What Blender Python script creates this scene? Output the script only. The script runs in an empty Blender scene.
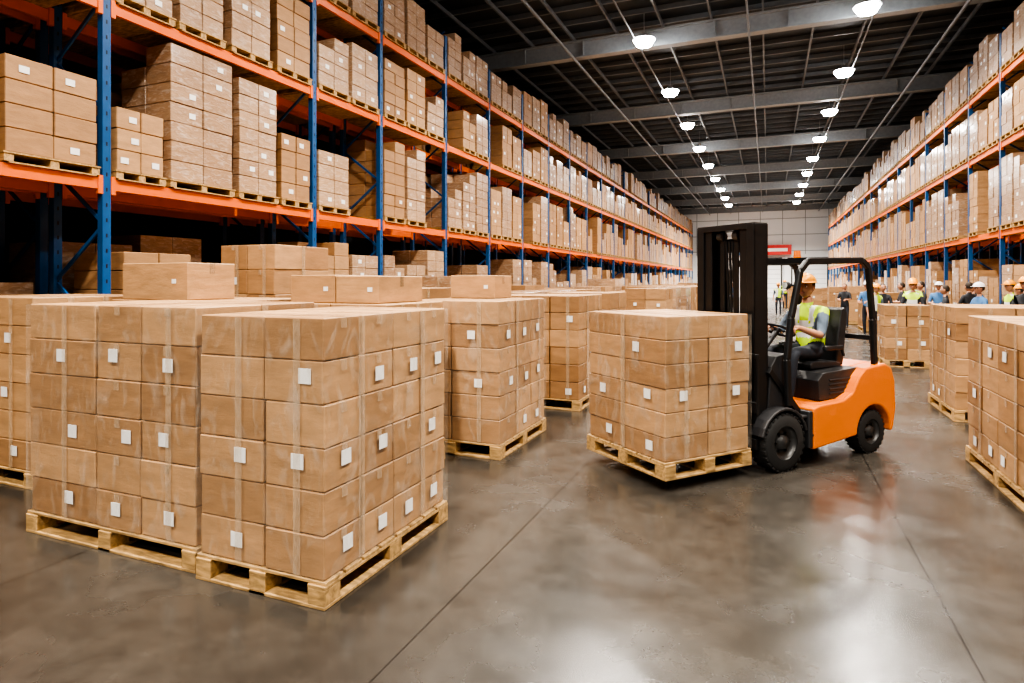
import bpy, bmesh, math, random
from mathutils import Vector, Matrix, Euler
R=random.Random(7)
S=bpy.context.scene
COL=S.collection

# ------------------------------------------------------------------ helpers
def _tmpl(ch):
    cs=[(a,b,c) for a in(-1,1) for b in(-1,1) for c in(-1,1)]
    idx={c:i for i,c in enumerate(cs)}
    if not ch:
        V=[(c,(0,0,0)) for c in cs]
        F=[]
        for a in range(3):
            for s in(-1,1):
                b,c=[k for k in range(3) if k!=a]
                q=[]
                for (u,v) in((-1,-1),(1,-1),(1,1),(-1,1)):
                    t=[0,0,0];t[a]=s;t[b]=u;t[c]=v;q.append(idx[tuple(t)])
                F.append(q)
    else:
        V=[]
        for c in cs:
            for a in range(3):
                V.append((c,tuple(0 if k==a else 1 for k in range(3))))
        F=[]
        for a in range(3):
            b,c=[k for k in range(3) if k!=a]
            for s in(-1,1):
                q=[]
                for (u,v) in((-1,-1),(1,-1),(1,1),(-1,1)):
                    t=[0,0,0];t[a]=s;t[b]=u;t[c]=v;q.append(idx[tuple(t)]*3+a)
                F.append(q)
            for u in(-1,1):
                for v in(-1,1):
                    t0=[0,0,0];t0[a]=-1;t0[b]=u;t0[c]=v
                    t1=list(t0);t1[a]=1
                    i0=idx[tuple(t0)]*3;i1=idx[tuple(t1)]*3
                    F.append([i0+b,i1+b,i1+c,i0+c])
        for c in cs:
            i=idx[c]*3;F.append([i,i+1,i+2])
    P=[Vector([c[k]*(1-0.1*d[k]) for k in range(3)]) for c,d in V]
    G=[]
    for f in F:
        n=(P[f[1]]-P[f[0]]).cross(P[f[2]]-P[f[0]])
        m=sum((P[i] for i in f),Vector())/len(f)
        G.append(f if n.dot(m)>0 else f[::-1])
    return V,G
T0=_tmpl(False);T1=_tmpl(True)

class MB:
    def __init__(s): s.v=[];s.f=[];s.m=[];s.t=[];s.sm=[]
    def add(s,vs,fs,mat=0,tint=.5,smooth=False):
        o=len(s.v);s.v.extend([tuple(v) for v in vs])
        for f in fs:
            s.f.append([i+o for i in f]);s.m.append(mat);s.t.append(tint);s.sm.append(smooth)
    def box(s,c,d,mat=0,tint=.5,ch=0,rz=0,M=None):
        V,F=T1 if ch else T0
        hx,hy,hz=d[0]/2,d[1]/2,d[2]/2
        vs=[]
        cz,sz=math.cos(rz),math.sin(rz)
        for g,e in V:
            x=g[0]*(hx-ch*e[0]);y=g[1]*(hy-ch*e[1]);z=g[2]*(hz-ch*e[2])
            if M is not None:
                w=M@Vector((x,y,z));vs.append((w[0]+c[0],w[1]+c[1],w[2]+c[2]))
            else:
                vs.append((c[0]+x*cz-y*sz,c[1]+x*sz+y*cz,c[2]+z))
        s.add(vs,F,mat,tint)
    def bar(s,a,b,w,h,mat=0,tint=.5,ch=0):
        a=Vector(a);b=Vector(b);d=b-a
        q=d.to_track_quat('X','Z').to_matrix()
        s.box((a+b)/2,(d.length,w,h),mat,tint,ch,M=q)
    def cyl(s,a,b,r,r2=None,seg=14,mat=0,tint=.5,cap=True):
        a=Vector(a);b=Vector(b);r2=r if r2 is None else r2
        q=(b-a).to_track_quat('Z','Y').to_matrix()
        vs=[]
        for p,rr in((a,r),(b,r2)):
            for i in range(seg):
                t=2*math.pi*i/seg
                vs.append(p+q@Vector((rr*math.cos(t),rr*math.sin(t),0)))
        fs=[[i,(i+1)%seg,seg+(i+1)%seg,seg+i] for i in range(seg)]
        s.add(vs,fs,mat,tint,True)
        if cap: s.add(vs,[list(range(seg))[::-1],list(range(seg,2*seg))],mat,tint)
    def tube(s,pts,r,seg=10,mat=0):
        for a,b in zip(pts[:-1],pts[1:]): s.cyl(a,b,r,seg=seg,mat=mat)
        for p in pts[1:-1]: s.ball(p,(r,r,r),mat=mat,n=8)
    def ball(s,c,rad,mat=0,n=12,M=None,fn=None,zmin=None):
        vs=[];fs=[];m=2*n
        for i in range(n+1):
            ph=math.pi*i/n
            for j in range(m):
                th=2*math.pi*j/m
                p=Vector((math.sin(ph)*math.cos(th),math.sin(ph)*math.sin(th),math.cos(ph)))
                if zmin is not None and p.z<zmin:
                    k=math.sqrt(max(0,1-zmin*zmin))/max(1e-6,math.hypot(p.x,p.y)) if math.hypot(p.x,p.y)>1e-6 else 0
                    p=Vector((p.x*k,p.y*k,zmin))
                if fn:p=fn(p)
                p=Vector((p.x*rad[0],p.y*rad[1],p.z*rad[2]))
                if M is not None:p=M@p
                vs.append(p+Vector(c))
        for i in range(n):
            for j in range(m):
                fs.append([i*m+j,(i+1)*m+j,(i+1)*m+(j+1)%m,i*m+(j+1)%m])
        s.add(vs,fs,mat,.5,True)
    def rev(s,prof,c,seg=36,mat=0,smooth=True):
        vs=[];n=len(prof)
        for i in range(seg):
            t=2*math.pi*i/seg
            for r,y in prof: vs.append((c[0]+r*math.cos(t),c[1]+y,c[2]+r*math.sin(t)))
        fs=[]
        for i in range(seg):
            k=(i+1)%seg
            for j in range(n-1): fs.append([i*n+j,i*n+j+1,k*n+j+1,k*n+j])
        s.add(vs,fs,mat,.5,smooth)
    def prism(s,poly,y0,y1,mat=0):
        n=len(poly)
        vs=[(x,y0,z) for x,z in poly]+[(x,y1,z) for x,z in poly]
        fs=[list(range(n)),list(range(n,2*n))[::-1]]+[[i,(i+1)%n,n+(i+1)%n,n+i] for i in range(n)]
        s.add(vs,fs,mat)
    def torus(s,c,Rr,r,M,mat=0,n=32,m=8):
        vs=[];fs=[]
        for i in range(n):
            t=2*math.pi*i/n
            for j in range(m):
                p=2*math.pi*j/m
                vs.append(M@Vector(((Rr+r*math.cos(p))*math.cos(t),(Rr+r*math.cos(p))*math.sin(t),r*math.sin(p)))+Vector(c))
        for i in range(n):
            for j in range(m):
                fs.append([i*m+j,((i+1)%n)*m+j,((i+1)%n)*m+(j+1)%m,i*m+(j+1)%m])
        s.add(vs,fs,mat,.5,True)
    def mesh(s,name,mats,fix=False):
        me=bpy.data.meshes.new(name)
        me.from_pydata(s.v,[],s.f)
        for m in mats: me.materials.append(m)
        me.polygons.foreach_set('material_index',s.m)
        me.polygons.foreach_set('use_smooth',s.sm)
        if fix:
            bm=bmesh.new();bm.from_mesh(me)
            bmesh.ops.recalc_face_normals(bm,faces=bm.faces[:]);bm.to_mesh(me);bm.free()
        a=me.attributes.new('tint','FLOAT','FACE');a.data.foreach_set('value',s.t)
        me.update()
        return me
    def obj(s,name,mats,parent=None,fix=False,bevel=0):
        o=bpy.data.objects.new(name,s.mesh(name,mats,fix));COL.objects.link(o)
        if parent:o.parent=parent
        if bevel:
            b=o.modifiers.new('bevel','BEVEL');b.width=bevel;b.segments=3;b.limit_method='ANGLE';b.angle_limit=math.radians(35)
        return o
def empty(name,loc=(0,0,0),rz=0):
    e=bpy.data.objects.new(name,None);e.empty_display_size=.2;COL.objects.link(e)
    e.location=loc;e.rotation_euler=(0,0,rz);return e

# ------------------------------------------------------------------ materials
def mat(name,col=(.5,.5,.5),rough=.5,metal=0,coat=0,noise=0,nscale=8,bump=0,emit=None,estr=0):
    m=bpy.data.materials.new(name);m.use_nodes=True
    nt=m.node_tree;b=nt.nodes['Principled BSDF']
    b.inputs['Base Color'].default_value=(*col,1);b.inputs['Roughness'].default_value=rough
    b.inputs['Metallic'].default_value=metal;b.inputs['Coat Weight'].default_value=coat
    if emit:
        b.inputs['Emission Color'].default_value=(*emit,1);b.inputs['Emission Strength'].default_value=estr
    tc=nt.nodes.new('ShaderNodeTexCoord');n=nt.nodes.new('ShaderNodeTexNoise')
    n.inputs['Scale'].default_value=nscale;n.inputs['Detail'].default_value=5
    nt.links.new(tc.outputs['Object'],n.inputs['Vector'])
    if noise:
        mx=nt.nodes.new('ShaderNodeMix');mx.data_type='RGBA'
        mx.inputs[6].default_value=tuple(c*(1-noise) for c in col)+(1,)
        mx.inputs[7].default_value=tuple(min(1,c*(1+noise)) for c in col)+(1,)
        nt.links.new(n.outputs[0],mx.inputs[0]);nt.links.new(mx.outputs[2],b.inputs['Base Color'])
        mr=nt.nodes.new('ShaderNodeMapRange');mr.inputs[3].default_value=max(0,rough-.1);mr.inputs[4].default_value=min(1,rough+.1)
        nt.links.new(n.outputs[0],mr.inputs[0]);nt.links.new(mr.outputs[0],b.inputs['Roughness'])
    if bump:
        bp=nt.nodes.new('ShaderNodeBump');bp.inputs['Strength'].default_value=bump;bp.inputs['Distance'].default_value=.01
        nt.links.new(n.outputs[0],bp.inputs['Height']);nt.links.new(bp.outputs[0],b.inputs['Normal'])
    return m

def card(name,ca,cb,rough=.62,film=0):
    m=bpy.data.materials.new(name);m.use_nodes=True
    nt=m.node_tree;N=nt.nodes;L=nt.links;b=N['Principled BSDF']
    at=N.new('ShaderNodeAttribute');at.attribute_name='tint'
    mx=N.new('ShaderNodeMix');mx.data_type='RGBA';mx.inputs[6].default_value=(*ca,1);mx.inputs[7].default_value=(*cb,1)
    L.new(at.outputs['Fac'],mx.inputs[0])
    tc=N.new('ShaderNodeTexCoord')
    mp=N.new('ShaderNodeMapping');mp.inputs['Scale'].default_value=(2.5,2.5,9)
    L.new(tc.outputs['Object'],mp.inputs[0])
    n=N.new('ShaderNodeTexNoise');n.inputs['Scale'].default_value=1.6;n.inputs['Detail'].default_value=9;n.inputs['Roughness'].default_value=.65
    L.new(mp.outputs[0],n.inputs['Vector'])
    mr=N.new('ShaderNodeMapRange');mr.inputs[1].default_value=.3;mr.inputs[2].default_value=.7;mr.inputs[3].default_value=.76;mr.inputs[4].default_value=1.12
    L.new(n.outputs[0],mr.inputs[0])
    ml=N.new('ShaderNodeMix');ml.data_type='RGBA';ml.blend_type='MULTIPLY';ml.inputs[0].default_value=1
    L.new(mx.outputs[2],ml.inputs[6]);L.new(mr.outputs[0],ml.inputs[7])
    out=ml.outputs[2]
    bp=N.new('ShaderNodeBump');bp.inputs['Strength'].default_value=.35;bp.inputs['Distance'].default_value=.015
    L.new(n.outputs[0],bp.inputs['Height'])
    if film:
        mp2=N.new('ShaderNodeMapping');mp2.inputs['Scale'].default_value=(3,3,9);mp2.inputs['Rotation'].default_value=(.35,.3,0)
        L.new(tc.outputs['Object'],mp2.inputs[0])
        n2=N.new('ShaderNodeTexNoise');n2.inputs['Scale'].default_value=2.2;n2.inputs['Detail'].default_value=5;n2.inputs['Distortion'].default_value=1.2
        L.new(mp2.outputs[0],n2.inputs['Vector'])
        r2=N.new('ShaderNodeMapRange');r2.inputs[1].default_value=.5;r2.inputs[2].default_value=.75;r2.inputs[3].default_value=.03;r2.inputs[4].default_value=film
        L.new(n2.outputs[0],r2.inputs[0])
        m3=N.new('ShaderNodeMix');m3.data_type='RGBA';m3.inputs[7].default_value=(.74,.67,.60,1)
        L.new(r2.outputs[0],m3.inputs[0]);L.new(out,m3.inputs[6]);out=m3.outputs[2]
        b.inputs['Coat Weight'].default_value=.9;b.inputs['Coat Roughness'].default_value=.15
        bp.inputs['Strength'].default_value=.8;L.new(n2.outputs[0],bp.inputs['Height'])
    L.new(out,b.inputs['Base Color']);b.inputs['Roughness'].default_value=rough
    L.new(bp.outputs[0],b.inputs['Normal'])
    return m
M_card=card('cardboard',(.29,.155,.066),(.47,.275,.13),.52)
M_wrap=card('wrapped_cardboard',(.29,.16,.078),(.46,.285,.155),.45,.42)

def wood(name,c):
    m=bpy.data.materials.new(name);m.use_nodes=True
    nt=m.node_tree;N=nt.nodes;L=nt.links;b=N['Principled BSDF']
    tc=N.new('ShaderNodeTexCoord');mp=N.new('ShaderNodeMapping');mp.inputs['Scale'].default_value=(4,14,14)
    L.new(tc.outputs['Object'],mp.inputs[0])
    n=N.new('ShaderNodeTexNoise');n.inputs['Scale'].default_value=2;n.inputs['Detail'].default_value=7;n.inputs['Distortion'].default_value=.6
    L.new(mp.outputs[0],n.inputs['Vector'])
    r=N.new('ShaderNodeValToRGB');r.color_ramp.elements[0].color=tuple(x*.38 for x in c)+(1,);r.color_ramp.elements[1].color=(*c,1)
    r.color_ramp.elements[0].position=.3;r.color_ramp.elements[1].position=.66
    L.new(n.outputs[0],r.inputs[0]);L.new(r.outputs[0],b.inputs['Base Color']);b.inputs['Roughness'].default_value=.7
    bp=N.new('ShaderNodeBump');bp.inputs['Strength'].default_value=.3;bp.inputs['Distance'].default_value=.004
    L.new(n.outputs[0],bp.inputs['Height']);L.new(bp.outputs[0],b.inputs['Normal'])
    return m
M_wood=wood('pallet_wood',(.54,.335,.135))
M_label=mat('label_paper',(.78,.78,.76),.5,noise=.05,nscale=60)
def film(name,fac,glo,lo=.35,col=(.78,.68,.55),sc=7,coat=0):
    m=bpy.data.materials.new(name);m.use_nodes=True
    nt=m.node_tree;N=nt.nodes;L=nt.links
    b=N['Principled BSDF'];out=N['Material Output']
    b.inputs['Base Color'].default_value=(*col,1);b.inputs['Roughness'].default_value=glo;b.inputs['Coat Weight'].default_value=coat
    b.inputs['Coat Roughness'].default_value=.1
    tr=N.new('ShaderNodeBsdfTransparent');mx=N.new('ShaderNodeMixShader')
    tc=N.new('ShaderNodeTexCoord');mp=N.new('ShaderNodeMapping');mp.inputs['Scale'].default_value=(1,1,.45);mp.inputs['Rotation'].default_value=(.6,.5,.2)
    n=N.new('ShaderNodeTexNoise');n.inputs['Scale'].default_value=sc;n.inputs['Detail'].default_value=6;n.inputs['Distortion'].default_value=2
    L.new(tc.outputs['Object'],mp.inputs[0]);L.new(mp.outputs[0],n.inputs['Vector'])
    r=N.new('ShaderNodeMapRange');r.inputs[1].default_value=.5;r.inputs[2].default_value=.72;r.inputs[3].default_value=fac*lo;r.inputs[4].default_value=fac
    L.new(n.outputs[0],r.inputs[0]);L.new(r.outputs[0],mx.inputs[0])
    bp=N.new('ShaderNodeBump');bp.inputs['Strength'].default_value=1;bp.inputs['Distance'].default_value=.02
    L.new(n.outputs[0],bp.inputs['Height']);L.new(bp.outputs[0],b.inputs['Normal'])
    L.new(tr.outputs[0],mx.inputs[1]);L.new(b.outputs[0],mx.inputs[2]);L.new(mx.outputs[0],out.inputs[0])
    return m
M_tape=film('clear_tape',.34,.14,.6,(.66,.50,.33),14,1)
M_film=film('stretch_film',.26,.10,.2,(.72,.62,.50),6,1)
M_blue=mat('rack_blue_steel',(.006,.070,.21),.4,noise=.2,nscale=5)
M_orange=mat('rack_orange_steel',(.74,.135,.004),.4,noise=.12,nscale=4)
M_galv=mat('galvanised_steel',(.35,.36,.37),.45,.6,noise=.15)
M_deck=mat('roof_deck_dark',(.035,.043,.05),.55,.2,noise=.3,nscale=2)
M_beam=mat('roof_beam_grey',(.30,.33,.355),.5,.1,noise=.2)
M_purl=mat('roof_purlin',(.15,.17,.19),.5,.1,noise=.2)
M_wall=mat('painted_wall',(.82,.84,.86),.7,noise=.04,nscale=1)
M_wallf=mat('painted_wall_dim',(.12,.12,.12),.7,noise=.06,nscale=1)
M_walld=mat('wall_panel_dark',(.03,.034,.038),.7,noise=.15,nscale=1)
M_lamp=mat('lamp_led',(1,1,1),.5,emit=(1,.98,.95),estr=90)
M_blk=mat('black_steel',(.012,.012,.013),.42,.2,noise=.3,nscale=12)
M_blk2=mat('black_plastic',(.022,.022,.024),.5,noise=.25,nscale=30,bump=.1)
M_for=mat('forklift_orange_paint',(.74,.17,.001),.32,coat=.25,noise=.06,nscale=3)
M_rub=mat('tyre_rubber',(.016,.016,.016),.75,noise=.3,nscale=20,bump=.2)
M_rim=mat('rim_grey',(.06,.06,.06),.4,.6,noise=.2)
M_chr=mat('hydraulic_steel',(.07,.07,.07),.3,1,noise=.05)
M_seat=mat('seat_vinyl',(.02,.02,.022),.45,noise=.2,nscale=25,bump=.1)
M_red=mat('red_plastic',(.6,.02,.015),.35,noise=.05)
M_amb=mat('headlight_glass',(.5,.5,.48),.1,noise=.05)
M_skin=mat('skin',(.46,.23,.14),.5,noise=.1,nscale=30)
M_hair=mat('hair',(.03,.018,.01),.7,noise=.3,nscale=60,bump=.3)
M_white=mat('eye_white',(.7,.7,.68),.3,noise=.02)
M_dark=mat('eye_dark',(.02,.012,.01),.2,noise=.05)
M_lip=mat('lips',(.35,.12,.09),.5,noise=.05)
M_vest=mat('hi_vis_vest',(.50,.74,.01),.6,noise=.1,nscale=20,bump=.2)
M_refl=mat('reflective_strip',(.65,.66,.64),.3,noise=.05)
M_shirt=mat('grey_shirt',(.11,.15,.20),.8,noise=.15,nscale=20,bump=.3)
M_trou=mat('work_trousers',(.02,.024,.034),.8,noise=.2,nscale=20,bump=.3)
M_boot=mat('work_boots',(.03,.022,.015),.6,noise=.2)
M_hel=mat('hard_hat_yellow',(.85,.33,.004),.35,coat=.3,noise=.03)
M_blsh=mat('blue_shirt',(.06,.17,.36),.8,noise=.15,nscale=20)
M_dksh=mat('dark_jacket',(.02,.022,.028),.8,noise=.15,nscale=20)
M_hat2=mat('white_cap',(.75,.75,.75),.4,noise=.03)

# floor
M_floor=bpy.data.materials.new('polished_concrete');M_floor.use_nodes=True
nt=M_floor.node_tree;N=nt.nodes;L=nt.links;b=N['Principled BSDF']
tc=N.new('ShaderNodeTexCoord')
def nz(sc,det,dist=0,rough=.6):
    n=N.new('ShaderNodeTexNoise');n.inputs['Scale'].default_value=sc;n.inputs['Detail'].default_value=det;n.inputs['Distortion'].default_value=dist;n.inputs['Roughness'].default_value=rough
    L.new(tc.outputs['Object'],n.inputs['Vector']);return n
n1=nz(.6,10,0,.6);n2=nz(6,10,0,.7);n3=nz(40,3);n4=nz(1.3,6,.2,.55)
r=N.new('ShaderNodeValToRGB');r.color_ramp.elements[0].position=.3;r.color_ramp.elements[1].position=.7
r.color_ramp.elements[0].color=(.022,.0195,.0165,1);r.color_ramp.elements[1].color=(.062,.055,.046,1)
L.new(n1.outputs[0],r.inputs[0])
mr=N.new('ShaderNodeMapRange');mr.inputs[1].default_value=.3;mr.inputs[2].default_value=.7;mr.inputs[3].default_value=.72;mr.inputs[4].default_value=1.25
L.new(n2.outputs[0],mr.inputs[0])
ml=N.new('ShaderNodeMix');ml.data_type='RGBA';ml.blend_type='MULTIPLY';ml.inputs[0].default_value=1
L.new(r.outputs[0],ml.inputs[6]);L.new(mr.outputs[0],ml.inputs[7])
sx=N.new('ShaderNodeSeparateXYZ');L.new(tc.outputs['Object'],sx.inputs[0])
def joint(sock,off,per,w):
    def mth(op,a,bv):
        q=N.new('ShaderNodeMath');q.operation=op
        L.new(a,q.inputs[0])
        if bv is not None:q.inputs[1].default_value=bv
        return q.outputs[0]
    a=mth('SUBTRACT',sock,off);a=mth('DIVIDE',a,per);a=mth('FRACT',a,None);a=mth('SUBTRACT',a,.5);a=mth('ABSOLUTE',a,None)
    return mth('GREATER_THAN',a,.5-w/per)
jx=joint(sx.outputs[0],.9,2.55,.005);jy=joint(sx.outputs[1],12.2,15.3,.005)
mxm=N.new('ShaderNodeMath');mxm.operation='MAXIMUM';L.new(jx,mxm.inputs[0]);L.new(jy,mxm.inputs[1])
mj=N.new('ShaderNodeMix');mj.data_type='RGBA';mj.inputs[7].default_value=(.008,.007,.006,1)
L.new(mxm.outputs[0],mj.inputs[0]);L.new(ml.outputs[2],mj.inputs[6]);L.new(mj.outputs[2],b.inputs['Base Color'])
rr=N.new('ShaderNodeMapRange');rr.inputs[1].default_value=.3;rr.inputs[2].default_value=.7;rr.inputs[3].default_value=.17;rr.inputs[4].default_value=.32
L.new(n4.outputs[0],rr.inputs[0]);L.new(rr.outputs[0],b.inputs['Roughness'])
b.inputs['Specular IOR Level'].default_value=.75
bp=N.new('ShaderNodeBump');bp.inputs['Strength'].default_value=.08;bp.inputs['Distance'].default_value=.01
L.new(n2.outputs[0],bp.inputs['Height']);L.new(bp.outputs[0],b.inputs['Normal'])

# ------------------------------------------------------------------ room
XL,XR,Y0,Y1,ZC=-11.6,8.4,-13,75,10.6
def slab(name,c,d,m):
    q=MB();q.box(c,d);return q.obj(name,[m])
slab('floor',((XL+XR)/2,(Y0+Y1)/2,-.1),(XR-XL+.6,Y1-Y0+.6,.2),M_floor)
slab('ceiling',((XL+XR)/2,(Y0+Y1)/2,ZC+.1),(XR-XL+.6,Y1-Y0+.6,.2),M_deck)
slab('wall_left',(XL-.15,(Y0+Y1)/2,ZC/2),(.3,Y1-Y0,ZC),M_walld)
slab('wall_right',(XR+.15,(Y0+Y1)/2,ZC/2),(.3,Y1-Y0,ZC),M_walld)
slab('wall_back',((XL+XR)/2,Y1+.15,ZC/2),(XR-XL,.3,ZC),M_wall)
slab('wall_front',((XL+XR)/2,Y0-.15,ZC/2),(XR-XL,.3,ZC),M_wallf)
q=MB()
y=Y0+1
while y<Y1:
    q.box(((XL+XR)/2,y,ZC-.09),(XR-XL-.1,.07,.16),0);y+=1.1
x=XL+.6
while x<XR:
    q.box((x,(Y0+Y1)/2,ZC-.24),(.06,Y1-Y0-.2,.13),0);x+=1.55
q.obj('roof_purlins',[M_purl])
q=MB()
for k in range(-3,7):
    y=21+9*k
    for z,w,h in((ZC-.34,.30,.05),(ZC-.62,.06,.56),(ZC-.90,.32,.05)): q.box(((XL+XR)/2,y,z),(XR-XL-.1,w,h),0)
    x=XL+1.2
    while x<XR-.6:     # web stiffeners
        q.box((x,y,ZC-.62),(.05,.26,.52),0);x+=2.2
q.obj('roof_beams',[M_beam],bevel=0)
q=MB()
for xx in(-3.95,2.85,-.55):
    q.cyl((xx,Y0+.2,ZC-1.02),(xx,Y1-.2,ZC-1.02),.03,seg=8)
for xx in(-6.2,5.1):
    q.cyl((xx,Y0+.2,ZC-1.1),(xx,Y1-.2,ZC-1.1),.05,seg=10)
q.obj('roof_conduits',[M_purl])
for i in range(3):
    q=MB()
    cx=-5+i*4.6;yy=Y1-.35
    q.box((cx,yy,2.1),(3.4,.06,4.2),0)
    for z in range(1,8): q.box((cx,yy-.05,z*.52),(3.3,.03,.03),1)
    q.box((cx-1.78,yy,2.2),(.14,.14,4.4),2);q.box((cx+1.78,yy,2.2),(.14,.14,4.4),2);q.box((cx,yy,4.35),(3.7,.14,.16),2)
    q.obj('door_%d'%(i+1),[M_wall,M_beam,M_blk2])
q=MB()
for i in range(9): q.box((-10+i*2.3,Y1-.05,7.6),(.06,.08,5.6),0)
for z in(5.2,7.0,8.8): q.box((-1.6,Y1-.05,z),(19.8,.08,.06),0)
q.obj('trim_1',[M_beam])
q=MB();q.box((.4,Y1-.55,5.3),(4.0,.08,1.1),0);q.box((.4,Y1-.60,5.3),(3.2,.02,.35),1);q.box((-2.6,Y1-.55,5.2),(1.6,.08,.9),2);q.box((-1,Y1-.5,5.9),(6.4,.05,.05),1)
q.obj('wall_sign',[M_red,M_label,M_blsh])

# ------------------------------------------------------------------ lamps
ml_=MB()
ml_.cyl((0,0,-.02),(0,0,.10),.37,.18,seg=20,mat=0);ml_.cyl((0,0,-.20),(0,0,-.021),.24,.34,seg=20,mat=1);ml_.cyl((0,0,.10),(0,0,.2),.09,seg=12);ml_.cyl((0,0,.2),(0,0,.95),.012,seg=6,mat=0)
lamp_me=ml_.mesh('high_bay_lamp',[M_galv,M_lamp])
ld={}
def lamp(x,y,p):
    o=bpy.data.objects.new('high_bay_lamp',lamp_me);COL.objects.link(o);o.location=(x,y,9.62)
    if p not in ld:
        l=bpy.data.lights.new('lamp_beam','AREA');l.shape='DISK';l.size=.5;l.energy=p;l.color=(1,.91,.80);l.spread=math.radians(135);ld[p]=l
    a=bpy.data.objects.new('lamp_beam',ld[p]);COL.objects.link(a);a.parent=o;a.location=(0,0,-.22)
for k in range(-5,9):
    y=20+5.8*k
    p=700 if y<54 else 2000
    lamp(-3.7,y,p);lamp(2.6,y,p)

# ------------------------------------------------------------------ pallets / cartons
def pallet(q,cx,cy,z,w,l,h=.14,mat=0,simple=False,ch=.003,along='x'):
    t=.02
    if simple:
        q.box((cx,cy,z+h-t/2),(w,l,t),mat)
        for s in(-1,0,1):
            q.box((cx,cy+s*(l/2-.06),z+h/2),(w*.98,.1,h-2*t),mat) if along=='x' else q.box((cx+s*(w/2-.06),cy,z+h/2),(.1,l*.98,h-2*t),mat)
        q.box((cx,cy,z+t/2),(w,l*.9,t*.9),mat)
        return
    n=max(5,int(l/.17));bw=l/n
    for i in range(n):
        q.box((cx,cy-l/2+bw*(i+.5),z+h-t/2),(w,bw-.022,t),mat,ch=ch)
    for s in(-1,0,1):
        q.box((cx+s*(w/2-.06),cy,z+h-1.5*t),(.12,l,t),mat,ch=ch)
        q.box((cx+s*(w/2-.06),cy,z+t/2),(.12,l,t),mat,ch=ch)
        for r_ in(-1,0,1):
            q.box((cx+s*(w/2-.06),cy+r_*(l/2-.07),z+(h-t)/2),(.118,.138,h-3*t),mat,ch=ch)
    for r_ in(-1,1):
        q.box((cx,cy+r_*(l/2-.05),z+t/2),(w-.24,.1,t),mat,ch=ch)

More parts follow.
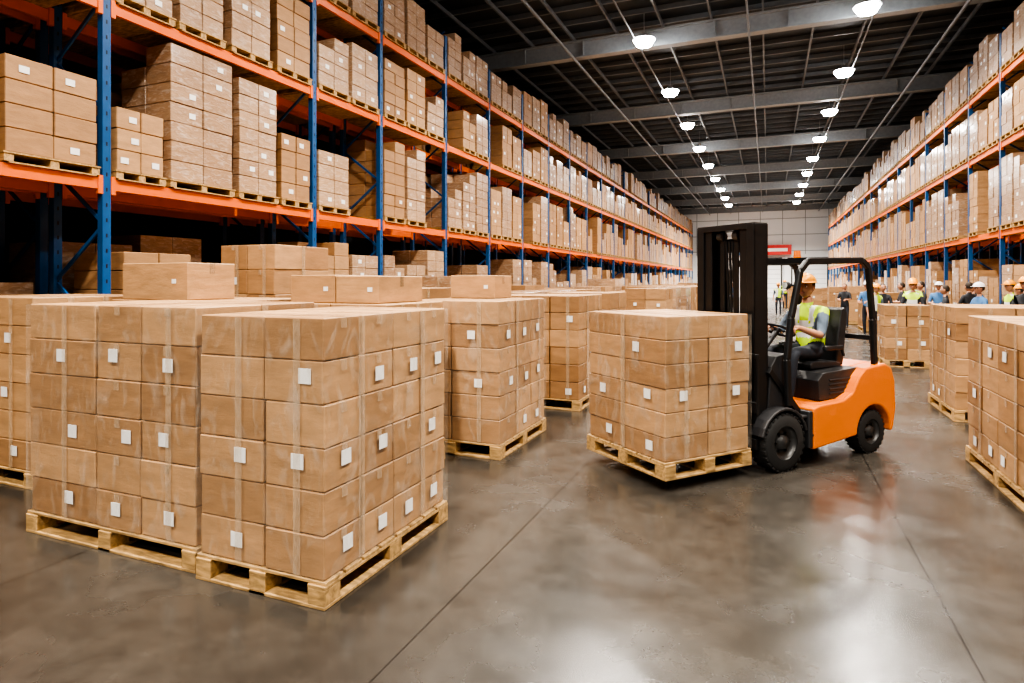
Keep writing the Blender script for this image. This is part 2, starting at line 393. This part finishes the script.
def stack(name,x0,x1,y0,y1,ztop,nx,ny,nz,ph=.15,near=True,seed=0,straps=True,flm=False,rz=0,org=None,extra=None,labeln=0.8,m=None,zb=0):
    rd=random.Random(seed)
    w=x1-x0;l=y1-y0
    e=empty(name,org if org else ((x0+x1)/2,(y0+y1)/2,zb),rz)
    q=MB();pallet(q,0,0,0,w,l,ph,simple=not near);q.obj('pallet',[M_wood],e)
    ins=.015
    W=w-2*ins;Ln=l-2*ins;z0=ph+.001;H=ztop-zb-z0
    cl=Ln/ny;chh=H/nz
    if isinstance(nx,(list,tuple)): ws=[W*a/sum(nx) for a in nx]
    else: ws=[W/nx]*nx
    nx=len(ws)
    q=MB();lb=MB();tp=MB()
    for k in range(nz):
        for i in range(nx):
            cw=ws[i];xc=-W/2+sum(ws[:i])+cw/2
            for j in range(ny):
                if 0<i<nx-1 and 0<j<ny-1 and k<nz-1: continue
                jx,jy=rd.uniform(-.006,.006),rd.uniform(-.006,.006)
                t=rd.random()
                c=(xc+jx,-Ln/2+cl*(j+.5)+jy,z0+chh*(k+.5))
                q.box(c,(cw-.011,cl-.011,chh-.005),0,t,ch=.006 if near else 0,rz=rd.uniform(-.008,.008))
                if near:
                    # carton sealing tape flaps on the outer faces
                    tz=c[2]+chh/2-.035
                    if cw<=cl*1.0001 or ny==1:
                        if j==0: tp.box((c[0],-Ln/2-.0045,tz),(.05,.002,.06))
                        if j==ny-1: tp.box((c[0],Ln/2+.0045,tz),(.05,.002,.06))
                    else:
                        if i==nx-1: tp.box((W/2+.0045,c[1],tz),(.002,.05,.06))
                        if i==0: tp.box((-W/2-.0045,c[1],tz),(.002,.05,.06))
                if near and k==nz-1:
                    if cw>cl: tp.box((c[0],c[1],c[2]+chh/2+.0005),(cw-.02,.05,.002))
                    else: tp.box((c[0],c[1],c[2]+chh/2+.0005),(.05,cl-.02,.002))
                kt=nz-1-k
                if kt%2==1:
                    lz=c[2]+rd.uniform(-.01,.04)
                    s=.086 if near else .08
                    for face in range(4):
                        if rd.random()>labeln: continue
                        if face==0 and j==0: lb.box((c[0]+cw*rd.uniform(-.08,.22),-Ln/2-.0075,lz),(s,.003,s))
                        if face==1 and i==nx-1: lb.box((W/2+.0075,c[1]+cl*rd.uniform(-.2,.15),lz),(.003,s,s))
                        if face==2 and j==ny-1: lb.box((c[0]+cw*rd.uniform(-.2,.2),Ln/2+.0075,lz),(s,.003,s))
                        if face==3 and i==0: lb.box((-W/2-.0075,c[1]+cl*rd.uniform(-.2,.2),lz),(.003,s,s))
    if extra:
        for (ex0,ex1,ey0,ey1,eh) in extra:
            cx,cy=(x0+x1)/2,(y0+y1)/2
            q.box(((ex0+ex1)/2-cx,(ey0+ey1)/2-cy,z0+H+eh/2),(ex1-ex0,ey1-ey0,eh-.002),0,rd.random(),ch=.006)
            tp.box(((ex0+ex1)/2-cx,(ey0+ey1)/2-cy,z0+H+eh+.0005),(ex1-ex0-.02,.06,.002))
            tp.box((ex1-cx+.001,(ey0+ey1)/2-cy,z0+H+eh-.05),(.002,.06,.1))
            lb.box((ex0+(ex1-ex0)*.8-cx,ey0-cy-.002,z0+H+eh*.5),(.05,.003,.04))
    q.obj('cartons',[m or M_card],e)
    if lb.v: lb.obj('labels',[M_label],e)
    if near and straps:
        for i in range(0,nx,1 if nx<3 else 2):
            xx=-W/2+sum(ws[:i])+ws[i]*.6+rd.uniform(-.03,.03)
            tp.box((xx,-Ln/2-.0095,z0+H/2),(.05,.002,H-.02));tp.box((xx,Ln/2+.0095,z0+H/2),(.05,.002,H-.02))
        for j in range(0,ny,2):
            yy=-Ln/2+cl*(j+1 if j<ny-1 else j+.5)+rd.uniform(-.02,.02)
            tp.box((W/2+.0095,yy,z0+H/2),(.002,.06,H-.02));tp.box((-W/2-.0095,yy,z0+H/2),(.002,.06,H-.02))
    if tp.v: tp.obj('tape',[M_tape],e)
    if flm:
        f=MB();a=W/2+.014;c_=Ln/2+.014;z2=z0+H-.005
        f.add([(-a,-c_,z0),(a,-c_,z0),(a,c_,z0),(-a,c_,z0),(-a,-c_,z2),(a,-c_,z2),(a,c_,z2),(-a,c_,z2)],[[0,1,5,4],[1,2,6,5],[2,3,7,6],[3,0,4,7]])
        f.obj('stretch_film',[M_film],e)
    return e
NM='pallet_of_cartons'
stack(NM,-3.20,-2.23,2.70,4.10,1.60,(1.08,.92),4,6,seed=1,flm=True)
stack(NM,-4.93,-3.25,2.74,3.86,1.64,(.75,.45,.52),2,6,seed=2,labeln=.95,flm=True)
stack(NM,-7.30,-5.85,3.30,4.60,1.66,2,2,6,seed=3)
stack(NM,-5.80,-4.36,3.93,5.05,1.63,3,2,6,seed=4,extra=[(-5.66,-4.80,3.97,4.5,.34)])
stack(NM,-4.24,-3.02,4.45,5.50,1.60,2,2,6,seed=5,extra=[(-4.2,-3.68,4.6,5.3,.26),(-3.67,-3.2,4.6,5.35,.25)])
stack(NM,-3.62,-2.48,5.65,7.04,1.60,2,3,6,seed=6,extra=[(-3.5,-2.92,6.5,7.0,.27)],flm=True)
stack(NM,-3.72,-2.40,8.20,9.50,1.60,3,3,6,seed=7)
stack(NM,-6.25,-5.35,5.60,6.60,2.24,2,2,7,seed=8,labeln=.3)
stack(NM,-4.95,-3.82,5.9,7.2,1.72,2,2,6,seed=10,labeln=.4)
rd=random.Random(33)
for ci,(a,bx) in enumerate(((-3.7,-2.4),(-5.25,-3.95),(-6.85,-5.5))):
    y=(10.4,8.0,8.1)[ci]
    while y<44:
        if rd.random()<.9:
            l=rd.uniform(1.15,1.45);hh=rd.choice((1.45,1.6,1.6,1.7,1.9 if ci else 1.6))
            stack(NM,a+rd.uniform(0,.1),bx-rd.uniform(0,.1),y,y+l,hh,2,2,5,near=y<14,straps=y<12,seed=int(y*10)+ci,labeln=.5,m=M_card if rd.random()<.7 else M_wrap)
        y+=rd.uniform(1.7,2.3)
stack(NM,1.84,3.20,5.70,7.50,1.46,2,4,6,seed=20,labeln=.5)
stack(NM,2.20,3.50,9.45,10.85,1.47,2,3,6,seed=21,labeln=.4)
stack(NM,2.25,3.10,15.0,16.0,1.30,2,2,5,seed=22)
for i,yy in enumerate((25,29,33.5,38,43)):
    stack(NM,3.1,4.3,yy,yy+1.3,(1.4,1.6,1.2,1.5,1.4,1.6)[i],2,2,5,near=False,straps=False,seed=24+i)
for i,yy in enumerate((30,35.5,46)):
    stack(NM,1.0,2.2,yy,yy+1.3,(1.5,1.6,1.5)[i],2,2,5,near=False,straps=False,seed=64+i)

# ------------------------------------------------------------------ racks
LV=[0,3.15,5.49,7.32]
def rack(name,xf,sg,ys,seed,special=None,rows=2):
    rd=random.Random(seed)
    e=empty(name,(0,0,0))
    up=MB();bm_=MB();pl=MB();ca=MB();wr=MB();lb=MB()
    D=1.1
    for row in range(rows):
        xb=xf+sg*row*(D+.2)
        xa,xc=xb+sg*.05,xb+sg*(D-.05)
        for y in ys:
            for x in(xa,xc):
                up.box((x,y,4.2),(.1,.11,8.4),0);up.box((x,y,.01),(.16,.18,.02),0)
                if y<20 and row==0:
                    for zz in range(40): up.box((x-sg*.051,y,.2+zz*.2),(.004,.018,.05),1)
            z=.3;s=0
            while z<8.0 and (y<45):
                up.bar((xa if s else xc,y,z),(xc if s else xa,y,z+.75),.03,.045,0);z+=.75;s=1-s
            up.box(((xa+xc)/2,y,8.2),(D-.2,.03,.05),0);up.box(((xa+xc)/2,y,.25),(D-.2,.03,.05),0)
        for y,yn in zip(ys[:-1],ys[1:]):
            for z in LV[1:]:
                for x in(xa,xc):
                    bm_.box((x-sg*(.02 if x==xa else 0),(y+yn)/2,z-.075),(.055,yn-y-.11,.15),0)
                    if y<22:
                        for yy in(y+.085,yn-.085): bm_.box((x-sg*.03,yy,z-.09),(.06,.06,.24),0)
            for li,z in enumerate(LV):
                loads=None
                if special and row==0: loads=special.get((round(y,1),li))
                if loads is None:
                    n=3 if yn-y>2.6 else 2
                    span=(yn-y-.14)/n;loads=[]
                    for k in range(n):
                        if rd.random()<(.05 if li else .06): continue
                        hh={0:rd.uniform(1.7,2.6),1:rd.choice((1.2,1.55,1.75,1.9)),2:rd.uniform(1.15,1.45),3:rd.uniform(1.0,1.45)}[li]
                        loads.append((y+.07+span*(k+.02),y+.07+span*(k+.97),hh,rd.random()<.6))
                for (a,b2,hh,wrp) in loads:
                    far=y>26
                    w=D-.02+(.05);cx=xb+sg*(w/2-.04);cy=(a+b2)/2;l=b2-a
                    pallet(pl,cx,cy,z+.001,w,l,.13,simple=True,along='x')
                    tgt=wr if wrp else ca
                    nzz=max(3,int(hh/.27)) if not far else max(3,int(hh/.4))
                    if row==1: nzz=3
                    ny_=2;nx_=2 if row==0 else 1
                    chh=(hh-.13)/nzz
                    bt=rd.random()
                    for k in range(nzz):
                        for i in range(nx_):
                            for j in range(ny_):
                                if k==nzz-1 and rd.random()<.12: continue
                                jx=rd.uniform(-.008,.008)
                                bw=(w-.06)/nx_;bl=(l-.06)/ny_
                                c=(cx-(w-.06)/2+bw*(i+.5)+jx,cy-(l-.06)/2+bl*(j+.5)+rd.uniform(-.004,.004),z+.132+chh*(k+.5))
                                tgt.box(c,(bw-.012,bl-.012,chh-.007),0,min(1,max(0,bt*.6+rd.random()*.4)),ch=.008 if y<16 and row==0 else 0)
                                front=(i==(nx_-1) if sg<0 else i==0)
                                if row==0 and front and rd.random()<.28 and not far:
                                    lb.box((c[0]-sg*(bw/2+.001),c[1]+rd.uniform(-.1,.1),c[2]),(.004,.11,.08))
    up.obj('uprights',[M_blue,M_blk],e);bm_.obj('beams',[M_orange],e);pl.obj('pallets',[M_wood],e)
    ca.obj('cartons',[M_card],e);wr.obj('wrapped_cartons',[M_wrap],e);lb.obj('labels',[M_label],e)
ysL=[-2.2,1.6,5.4,9.4,11.6,14.6]
while ysL[-1]<72: ysL.append(ysL[-1]+2.8)
sp={(5.4,1):[(5.5,6.25,.98,False),(6.3,7.48,2.12,True),(7.55,8.45,2.0,True),(8.5,9.3,1.3,False)],
    (1.6,1):[(1.7,2.8,1.5,True),(2.9,4.1,1.3,False),(4.2,5.3,1.25,False)],
    (1.6,0):[(1.7,2.8,1.5,False),(2.9,4.1,1.6,False),(4.2,5.3,1.5,False)],
    (5.4,2):[(5.5,6.4,1.4,True),(6.45,7.3,1.5,True),(7.4,8.3,1.55,True),(8.4,9.3,1.5,False)],
    (5.4,0):[(5.6,6.7,2.2,False),(6.8,7.9,1.9,False),(8.0,9.2,2.1,False)]}
rack('pallet_rack',-8.0,-1,ysL,5,sp)
ysR=[20.1+2.8*k for k in range(-5,19)]
rack('pallet_rack',5.7,1,ysR,9)

# ------------------------------------------------------------------ people
def skin_mesh(name,verts,edges,radii,roots,sub=2):
    me=bpy.data.meshes.new(name);me.from_pydata(verts,edges,[])
    o=bpy.data.objects.new(name,me);COL.objects.link(o)
    sk=o.modifiers.new('skin','SKIN');sk.use_smooth_shade=True
    for i,r_ in enumerate(radii):
        me.skin_vertices[0].data[i].radius=(r_,r_)
        me.skin_vertices[0].data[i].use_root=i in roots
    ss=o.modifiers.new('ss','SUBSURF');ss.levels=sub;ss.render_levels=sub
    dg=bpy.context.evaluated_depsgraph_get();dg.update()
    out=bpy.data.meshes.new_from_object(o.evaluated_get(dg))
    bpy.data.objects.remove(o);return out
def person(name,J,head,hands,parent_e,shirt=M_shirt,vest=True,hat=M_hel,hyaw=0,trou=M_trou,sub=2):
    V=[];E=[];Rd=[];I={};bones=[];roots=[0]
    def av(n,c,r_): I[n]=len(V);V.append(Vector(c));Rd.append(r_)
    for n,(c,r_) in J.items(): av(n,c,r_)
    chain=[('pelvis','waist',1),('waist','chest',1),('chest','neckb',1),('neckb','neckt',0)]
    for s in'LR':
        chain+=[('chest','sh'+s,1),('sh'+s,'el'+s,3),('el'+s,'wr'+s,0),('pelvis','hip'+s,4),('hip'+s,'kn'+s,4),('kn'+s,'an'+s,4),('an'+s,'toe'+s,5)]
    for a,b2,mi in chain:
        E.append((I[a],I[b2]));bones.append((V[I[a]],V[I[b2]],mi))
    for s in'LR':
        d,n=[Vector(t).normalized() for t in hands[s]]
        u=d.cross(n)*(1 if s=='R' else -1)
        u.normalize()
        w=V[I['wr'+s]]
        av('pm'+s,w+d*.075,.026);E.append((I['wr'+s],I['pm'+s]));bones.append((w,w+d*.08,0))
        for k,o in enumerate((.030,.010,-.010,-.029)):
            ln=(.040,.045,.042,.034)[k]
            p=w+d*.06+u*o;i0=len(V);roots.append(i0)
            V.append(p);Rd.append(.0105);pp=p;ang=0
            for sgm in range(3):
                ang+=(.45,.75,.7)[sgm]
                dd=d*math.cos(ang)+n*math.sin(ang)
                q2=pp+dd*ln*(1,.75,.6)[sgm]*1.0
                V.append(q2);Rd.append((.0095,.0085,.007)[sgm]);E.append((len(V)-2,len(V)-1));bones.append((pp,q2,0));pp=q2
        p=w+d*.02+u*.02;i0=len(V);roots.append(i0);V.append(p);Rd.append(.012);pp=p
        for sgm,(fd,fu,fn) in enumerate(((.6,.7,.3),(.85,.3,.45))):
            q2=pp+(d*fd+u*fu+n*fn).normalized()*.036;V.append(q2);Rd.append(.0095-.002*sgm);E.append((len(V)-2,len(V)-1));bones.append((pp,q2,0));pp=q2
    me=skin_mesh(name+'_body',[tuple(v) for v in V],E,Rd,set(roots),sub)
    mats=[M_skin,M_vest if vest else shirt,M_refl if vest else shirt,shirt,trou,M_boot]
    for m_ in mats: me.materials.append(m_)
    pz=J['pelvis'][0][2]
    for p in me.polygons:
        c=p.center;best=1e9;bi=0
        for a,b2,mi in bones:
            ab=b2-a;t=max(0,min(1,(c-a).dot(ab)/ab.length_squared));dd=(a+ab*t-c).length
            if mi==1:dd*=.85
            if dd<best:best=dd;bi=mi
        if bi==1:
            h=c.z-pz
            if h<.02: bi=4
            elif .12<h<.165 or .24<h<.285: bi=2
            elif abs(abs(c.y-J['pelvis'][0][1])-.09)<.022 and h>.28: bi=2
        p.material_index=bi;p.use_smooth=True
    o=bpy.data.objects.new('body',me);COL.objects.link(o);o.parent=parent_e
    q=MB();Mh=Matrix.Rotation(hyaw,3,'Z');hc=Vector(head)
    def hf(p):
        x,y,z=p
        if z<0:
            k=1-.28*(-z)**1.5;y*=k;x*=(1-.12*(-z)**2) if x>0 else (1-.35*(-z))
        if x>.6: x=.6+(x-.6)*.7
        dn=math.exp(-((y/.16)**2+((z+.12)/.26)**2))
        if x>0:x+=.24*dn*(1 if z>-.4 else .3)
        de=math.exp(-(((abs(y)-.36)/.17)**2+((z-.08)/.13)**2))
        if x>0:x-=.09*de
        if z<-.75 and x>0:x+=.1
        return Vector((x,y,z))
    q.ball(hc,(.098,.083,.116),0,n=18,M=Mh,fn=hf)
    def at(x,y,z): return hc+Mh@Vector((x,y,z))
    for s in(-1,1):
        q.ball(at(.077,s*.030,.008),(.012,.014,.009),1,n=6);q.ball(at(.086,s*.030,.008),(.005,.006,.006),2,n=6)
        q.ball(at(.084,s*.031,.028),(.008,.018,.004),3,n=6,M=Mh)
        q.ball(at(-.002,s*.083,-.005),(.018,.010,.032),0,n=8,M=Mh)
    q.ball(at(.084,0,-.058),(.010,.024,.007),4,n=6,M=Mh)
    q.ball(at(-.022,0,.024),(.096,.090,.114),3,n=14,M=Mh,zmin=-.55)
    if hat:
        q.ball(at(-.004,0,.048),(.126,.108,.108),5,n=14,M=Mh,zmin=0)
        def bf(p):
            return Vector((p.x+(.25 if p.x>0 else 0)*max(0,p.x),p.y,p.z))
        q.ball(at(-.002,0,.050),(.145,.12,.008),5,n=10,M=Mh,fn=bf)
        q.ball(at(-.004,0,.056),(.12,.014,.108),5,n=10,M=Mh,zmin=0)
    q.obj('head',[M_skin,M_white,M_dark,M_hair,M_lip,hat or M_hair],parent_e)
    return o

def standing(arm=0,step=.1):
    J={'pelvis':((0,0,.98),.135),'waist':((0,0,1.14),.115),'chest':((0,0,1.34),.135),'neckb':((0,0,1.49),.06),'neckt':((.01,0,1.60),.052)}
    for s,k in(('L',1),('R',-1)):
        J['sh'+s]=((0,k*.175,1.42),.065);
        if arm==1: J['el'+s]=((.08,k*.24,1.17),.045);J['wr'+s]=((.3,k*.12,1.18),.028)
        else: J['el'+s]=((-.03,k*.24,1.14),.045);J['wr'+s]=((.05,k*.26,.89),.028)
        J['hip'+s]=((0,k*.09,.92),.09);J['kn'+s]=((.03+k*step*.5,k*.11,.5),.06);J['an'+s]=((k*step,k*.11,.09),.042);J['toe'+s]=((k*step+.15,k*.12,.045),.035)
    return J
wcache={}
def worker(x,y,deg,shirt,vest,hat,arm,sc=1):
    e=empty('warehouse_worker',(x,y,0),math.radians(deg))
    e.scale=(sc,)*3
    key=(shirt.name,vest,hat.name if hat else '',arm)
    if key in wcache:
        for nm,me in wcache[key]:
            o=bpy.data.objects.new(nm,me);COL.objects.link(o);o.parent=e
        return
    hd={'L':((0.2,0,-1),(0,-1,0)),'R':((.2,0,-1),(0,1,0))} if arm==0 else {'L':((1,-.3,0),(0,0,-1)),'R':((1,.3,0),(0,0,-1))}
    person('worker',standing(arm,.08),(.03,0,1.68),hd,e,shirt,vest,hat,sub=1)
    wcache[key]=[(c.name.split('.')[0],c.data) for c in e.children]
for a in [(4.35,16.6,200,M_blsh,False,M_hat2,1),(4.95,16.1,150,M_dksh,False,M_hel,0),(3.45,18.6,250,M_dksh,True,M_hel,1),
          (2.75,19.6,-60,M_shirt,True,M_hel,0),(4.1,21.0,200,M_dksh,False,None,1),
          (3.9,22.6,180,M_dksh,False,None,1),(3.3,23.4,300,M_dksh,True,M_hel,1),(2.9,22.2,240,M_blsh,False,M_hat2,1),
          (2.7,26.5,250,M_dksh,False,None,1),(4.8,19.2,120,M_dksh,False,None,1),
          (.5,35.0,260,M_shirt,True,M_hel,0),(4.6,24.5,200,M_shirt,True,M_hel,0),(-.8,41,250,M_dksh,False,M_hel,0),(1.0,43,250,M_dksh,True,M_hel,1),
          (-1.9,24.5,200,M_dksh,False,None,1),(-1.8,28.0,280,M_shirt,True,M_hel,0),(-1.6,32.2,250,M_blsh,False,M_hat2,1),
          (3.7,19.9,230,M_shirt,True,M_hel,0),(5.2,17.6,190,M_dksh,True,M_hel,1),(4.7,21.8,250,M_blsh,False,M_hat2,1),
          (4.75,15.2,210,M_dksh,False,M_hel,0),(4.0,17.9,170,M_dksh,False,None,1),(5.1,14.6,160,M_dksh,False,M_hel,0),(5.2,20.4,200,M_dksh,False,None,1),(3.1,20.8,270,M_dksh,False,None,1)]:
    worker(*a,sc=R.uniform(.94,1.04))

# ------------------------------------------------------------------ forklift
def wheel(q,c,r,w,side):
    yo=w/2
    q.rev([(r*.58,-yo),(r*.9,-yo),(r*.98,-yo*.8),(r,-yo*.5),(r,yo*.5),(r*.98,yo*.8),(r*.9,yo),(r*.58,yo)],c,mat=0)
    for k in range(26):
        t=2*math.pi*k/26
        Mr=Matrix.Rotation(-t,3,'Y')
        for sd in(-1,1):
            q.box(Vector(c)+Mr@Vector((r*.985,sd*yo*.62,0)),(r*.06,yo*.6,r*.12),0,M=Mr)
    so=side
    q.rev([(r*.58,so*yo*.95),(r*.55,so*yo*.7),(r*.42,so*yo*.45),(r*.25,so*yo*.5),(r*.22,so*yo*.9),(0.001,so*yo*.95)],c,mat=1)
    q.rev([(r*.58,-so*yo*.95),(r*.5,-so*yo*.5),(.001,-so*yo*.5)],c,mat=1)
    for k in range(6):
        t=2*math.pi*k/6
        p=Vector(c)+Vector((r*.34*math.cos(t),so*yo*.47,r*.34*math.sin(t)))
        q.cyl(p,p+Vector((0,so*.025,0)),r*.045,seg=6,mat=2)
def forklift(loc,rz,driver=True):
    e=empty('forklift',loc,rz)
    q=MB()
    for s in(-1,1):
        wheel(q,(0,s*.40,.275),.275,.20,s);wheel(q,(-1.36,s*.39,.225),.225,.17,s)
    q.cyl((0,-.4,.275),(0,.4,.275),.09,mat=1);q.cyl((-1.36,-.4,.225),(-1.36,.4,.225),.06,mat=1)
    q.obj('wheels',[M_rub,M_rim,M_chr],e)
    q=MB()
    cx,cz,ar=-1.36,.225,.285
    arch=[(cx+ar*math.cos(t),cz+ar*math.sin(t)) for t in [math.radians(a) for a in range(0,181,12)]]
    outl=[(-.40,.16),(-.40,.56),(-.50,.585),(-.86,.60),(-1.0,.66),(-1.12,.82),(-1.22,.90),(-1.55,.93),(-1.66,.88),(-1.72,.74),(-1.74,.45),(-1.70,.26),(-1.665,.2)]
    poly=outl+[(p[0],max(p[1],.16)) for p in arch[::-1]]
    q.prism(poly,.31,.50);q.prism(poly,-.50,-.31)
    inner=[(-.40,.3),(-.40,.56),(-.50,.585),(-.86,.60),(-1.0,.66),(-1.12,.82),(-1.22,.90),(-1.55,.93),(-1.68,.88),(-1.78,.74),(-1.81,.45),(-1.76,.26),(-1.6,.3)]
    q.prism(inner,-.309,.309)
    q.obj('counterweight_body',[M_for],e,fix=True,bevel=.028)
    q=MB()
    q.prism([(-.62,.60),(-.60,.80),(-.68,.87),(-1.26,.90),(-1.26,.62)],-.40,.40)
    for k in range(4): q.box((-.95,.404,.66+k*.045),(.36,.01,.018))
    q.obj('engine_cover',[M_blk2],e,fix=True,bevel=.02)
    q=MB()
    q.prism([(.12,.22),(.12,.60),(-.02,.66),(-.30,.62),(-.34,.50),(-.62,.50),(-.62,.17),(-.32,.17),(-.30,.24),(.0,.30)],-.29,.29)
    q.box((-.42,0,.485),(.5,.96,.03));q.box((-.44,.43,.30),(.22,.13,.03));q.box((-.44,-.43,.30),(.22,.13,.03))
    for s in(-1,1):
        a=[(.33*math.cos(math.radians(t)),.275+.33*math.sin(math.radians(t))) for t in range(15,171,15)]
        b2=[(.30*math.cos(math.radians(t)),.275+.30*math.sin(math.radians(t))) for t in range(15,171,15)]
        q.prism(a+b2[::-1],min(s*.30,s*.5),max(s*.30,s*.5))
        q.box((-.36,s*.40,.36),(.06,.2,.36))
    q.prism([(.10,.58),(.06,.98),(-.02,1.08),(-.16,1.10),(-.22,1.0),(-.20,.58)],-.38,.38)
    q.obj('chassis',[M_blk2],e,fix=True,bevel=.012)
    q=MB()
    for s in(-1,1):
        yy=s*.32
        q.box((.18,yy+s*.035,1.25),(.19,.02,2.2));q.box((.265,yy,1.25),(.022,.09,2.2));q.box((.095,yy,1.25),(.022,.09,2.2))
        yi=s*.245
        q.box((.19,yi+s*.02,1.27),(.13,.016,2.16));q.box((.25,yi-s*.02,1.27),(.018,.09,2.16));q.box((.13,yi-s*.02,1.27),(.018,.09,2.16))
        q.cyl((.10,s*.15,.25),(.10,s*.15,1.8),.042,seg=14);q.cyl((.10,s*.15,1.8),(.10,s*.15,2.2),.026,mat=1)
        q.box((.20,s*.09,1.35),(.012,.06,1.9),0)
        q.cyl((.20,s*.07,2.25),(.20,s*.13,2.25),.05,mat=2)
        q.bar((.09,s*.37,.95),(-.32,s*.37,.52),.06,.06)
    q.box((.18,0,2.33),(.19,.72,.06));q.box((.08,0,2.16),(.05,.68,.14));q.box((.08,0,1.25),(.04,.68,.1));q.box((.18,0,.22),(.18,.72,.1));q.box((.09,0,.62),(.04,.66,.12))
    for yy in(-.04,0,.04): q.tube([(.17,yy,.5),(.17,yy,1.6),(.2,yy,2.2)],.015,seg=6)
    q.obj('mast',[M_blk,M_chr,M_rim],e,bevel=.004)
    q=MB()
    q.box((.30,0,.28),(.045,.86,.10));q.box((.30,0,.62),(.045,.86,.10))
    for yy in(-.42,-.25,-.08,.08,.25,.42): q.box((.30,yy,.82),(.025,.03,.55))
    q.box((.30,0,1.10),(.03,.88,.04))
    for yy in(-.34,.12):
        q.box((.335,yy,.42),(.035,.11,.56));q.prism([(.32,.135),(.32,.178),(1.36,.165),(1.38,.15),(1.3,.135)],yy-.055,yy+.055)
    q.obj('fork_carriage',[M_blk],e,fix=True,bevel=.004)
    q=MB()
    for s in(-1,1):
        y=s*.43
        pts=[(-.12,y,.60),(-.10,y,1.05),(-.16,y,1.45),(-.29,y,1.90),(-.40,y,2.0),(-1.25,y,2.02),(-1.36,y,1.95),(-1.44,y,1.4),(-1.47,y,.90)]
        for a,b2 in zip(pts[:-1],pts[1:]): q.bar(a,b2,.05,.065,ch=.01)
        for p in pts[1:-1]: q.ball(p,(.033,.026,.033),n=6)
    q.box((-.40,0,2.0),(.07,.86,.05));q.box((-1.27,0,2.015),(.07,.86,.05))
    for k in range(6):
        yy=-.35+k*.14;q.box((-.83,yy,2.015),(.86,.02,.045))
    q.box((-1.45,0,1.2),(.04,.86,.05))
    q.obj('overhead_guard',[M_blk],e)
    q=MB()
    for s in(-1,1):
        p=Vector((-.17,s*.39,1.76));q.cyl(p,p+Vector((.05,0,0)),.034,seg=16);q.cyl(p+Vector((.05,0,0)),p+Vector((.056,0,0)),.029,seg=16,mat=1)
        q.bar(p,(-.25,s*.43,1.76),.02,.02)
        q.box((-1.745,s*.40,.62),(.03,.07,.12),2)
    q.cyl((-1.2,-.3,2.04),(-1.2,-.3,2.07),.05,mat=0);q.cyl((-1.2,-.3,2.07),(-1.2,-.3,2.15),.04,.034,mat=3)
    q.obj('lights',[M_blk2,M_amb,M_red,M_for],e)
    q=MB()
    q.prism([(-.72,.885),(-.70,.94),(-.76,.965),(-1.12,.95),(-1.2,.93),(-1.2,.885)],-.235,.235)
    q.prism([(-1.13,.93),(-1.17,1.2),(-1.23,1.50),(-1.29,1.52),(-1.33,1.46),(-1.27,1.0),(-1.25,.9)],-.225,.225)
    for s in(-1,1): q.box((-1.02,s*.27,1.10),(.3,.05,.05));q.bar((-1.2,s*.27,1.0),(-1.15,s*.27,1.1),.03,.03)
    q.obj('seat',[M_seat],e,fix=True,bevel=.02)
    q=MB()
    ax=Vector((-.42,0,.9)).normalized();Ms=ax.to_track_quat('Z','X').to_matrix();c=Vector((-.50,0,1.29))
    q.torus(c,.165,.015,Ms)
    for t in(0,2.1,4.2): q.bar(c,c+Ms@Vector((.16*math.cos(t),.16*math.sin(t),0)),.025,.012)
    q.cyl(c-ax*.02,c+ax*.015,.04);q.cyl(c,(-.16,0,.98),.028)
    for yy in(-.3,-.25,-.2): q.cyl((-.18,yy,1.05),(-.24,yy,1.2),.008);q.ball((-.24,yy,1.21),(.016,.016,.02),n=6)
    q.obj('steering_wheel',[M_blk2],e)
    if driver:
        d=empty('forklift_driver',loc,rz)
        J={'pelvis':((-1.0,0,1.075),.13),'waist':((-1.03,0,1.20),.125),'chest':((-1.02,0,1.39),.145),'neckb':((-.99,0,1.54),.066),'neckt':((-.965,0,1.655),.056)}
        for s,k in(('L',1),('R',-1)):
            J['sh'+s]=((-.99,k*.18,1.47),.07);J['el'+s]=((-.84,k*.26,1.23),.048);J['wr'+s]=((-.62,k*.175,1.315),.029)
            J['hip'+s]=((-.95,k*.10,1.04),.09);J['kn'+s]=((-.55,k*.15,1.06),.064);J['an'+s]=((-.50,k*.15,.62),.044);J['toe'+s]=((-.34,k*.16,.545),.038)
        person('driver',J,(-.945,0,1.735),{'L':((1,-.1,.05),(0,0,-1)),'R':((1,.1,.05),(0,0,-1))},d,hyaw=math.radians(18),sub=3)
    return e
ang=math.atan2(-.77,-.64)
FL=Vector((-.227,6.66,0))
forklift(FL,ang)
h=Vector((math.cos(ang),math.sin(ang),0));lf=Vector((-h.y,h.x,0))
lc=FL+h*.885+lf*(-.165)+Vector((0,0,.10))
stack(NM,0,1.04,0,1.17,1.40,2,2,6,seed=40,flm=True,rz=ang,org=lc,labeln=.5)

# ------------------------------------------------------------------ world, camera, view
w=bpy.data.worlds.new('world');S.world=w;w.use_nodes=True
w.node_tree.nodes['Background'].inputs[0].default_value=(.5,.55,.6,1);w.node_tree.nodes['Background'].inputs[1].default_value=.3
cd=bpy.data.cameras.new('camera');cam=bpy.data.objects.new('camera',cd);COL.objects.link(cam)
cam.location=(0,0,1.8);cam.rotation_euler=(math.radians(90),0,math.radians(22.6))
cd.lens=36*615/1024;cd.sensor_width=36;cd.shift_y=-.0588;cd.clip_end=300
S.camera=cam
S.view_settings.view_transform='AgX';S.view_settings.look='AgX - High Contrast';S.view_settings.exposure=-.05
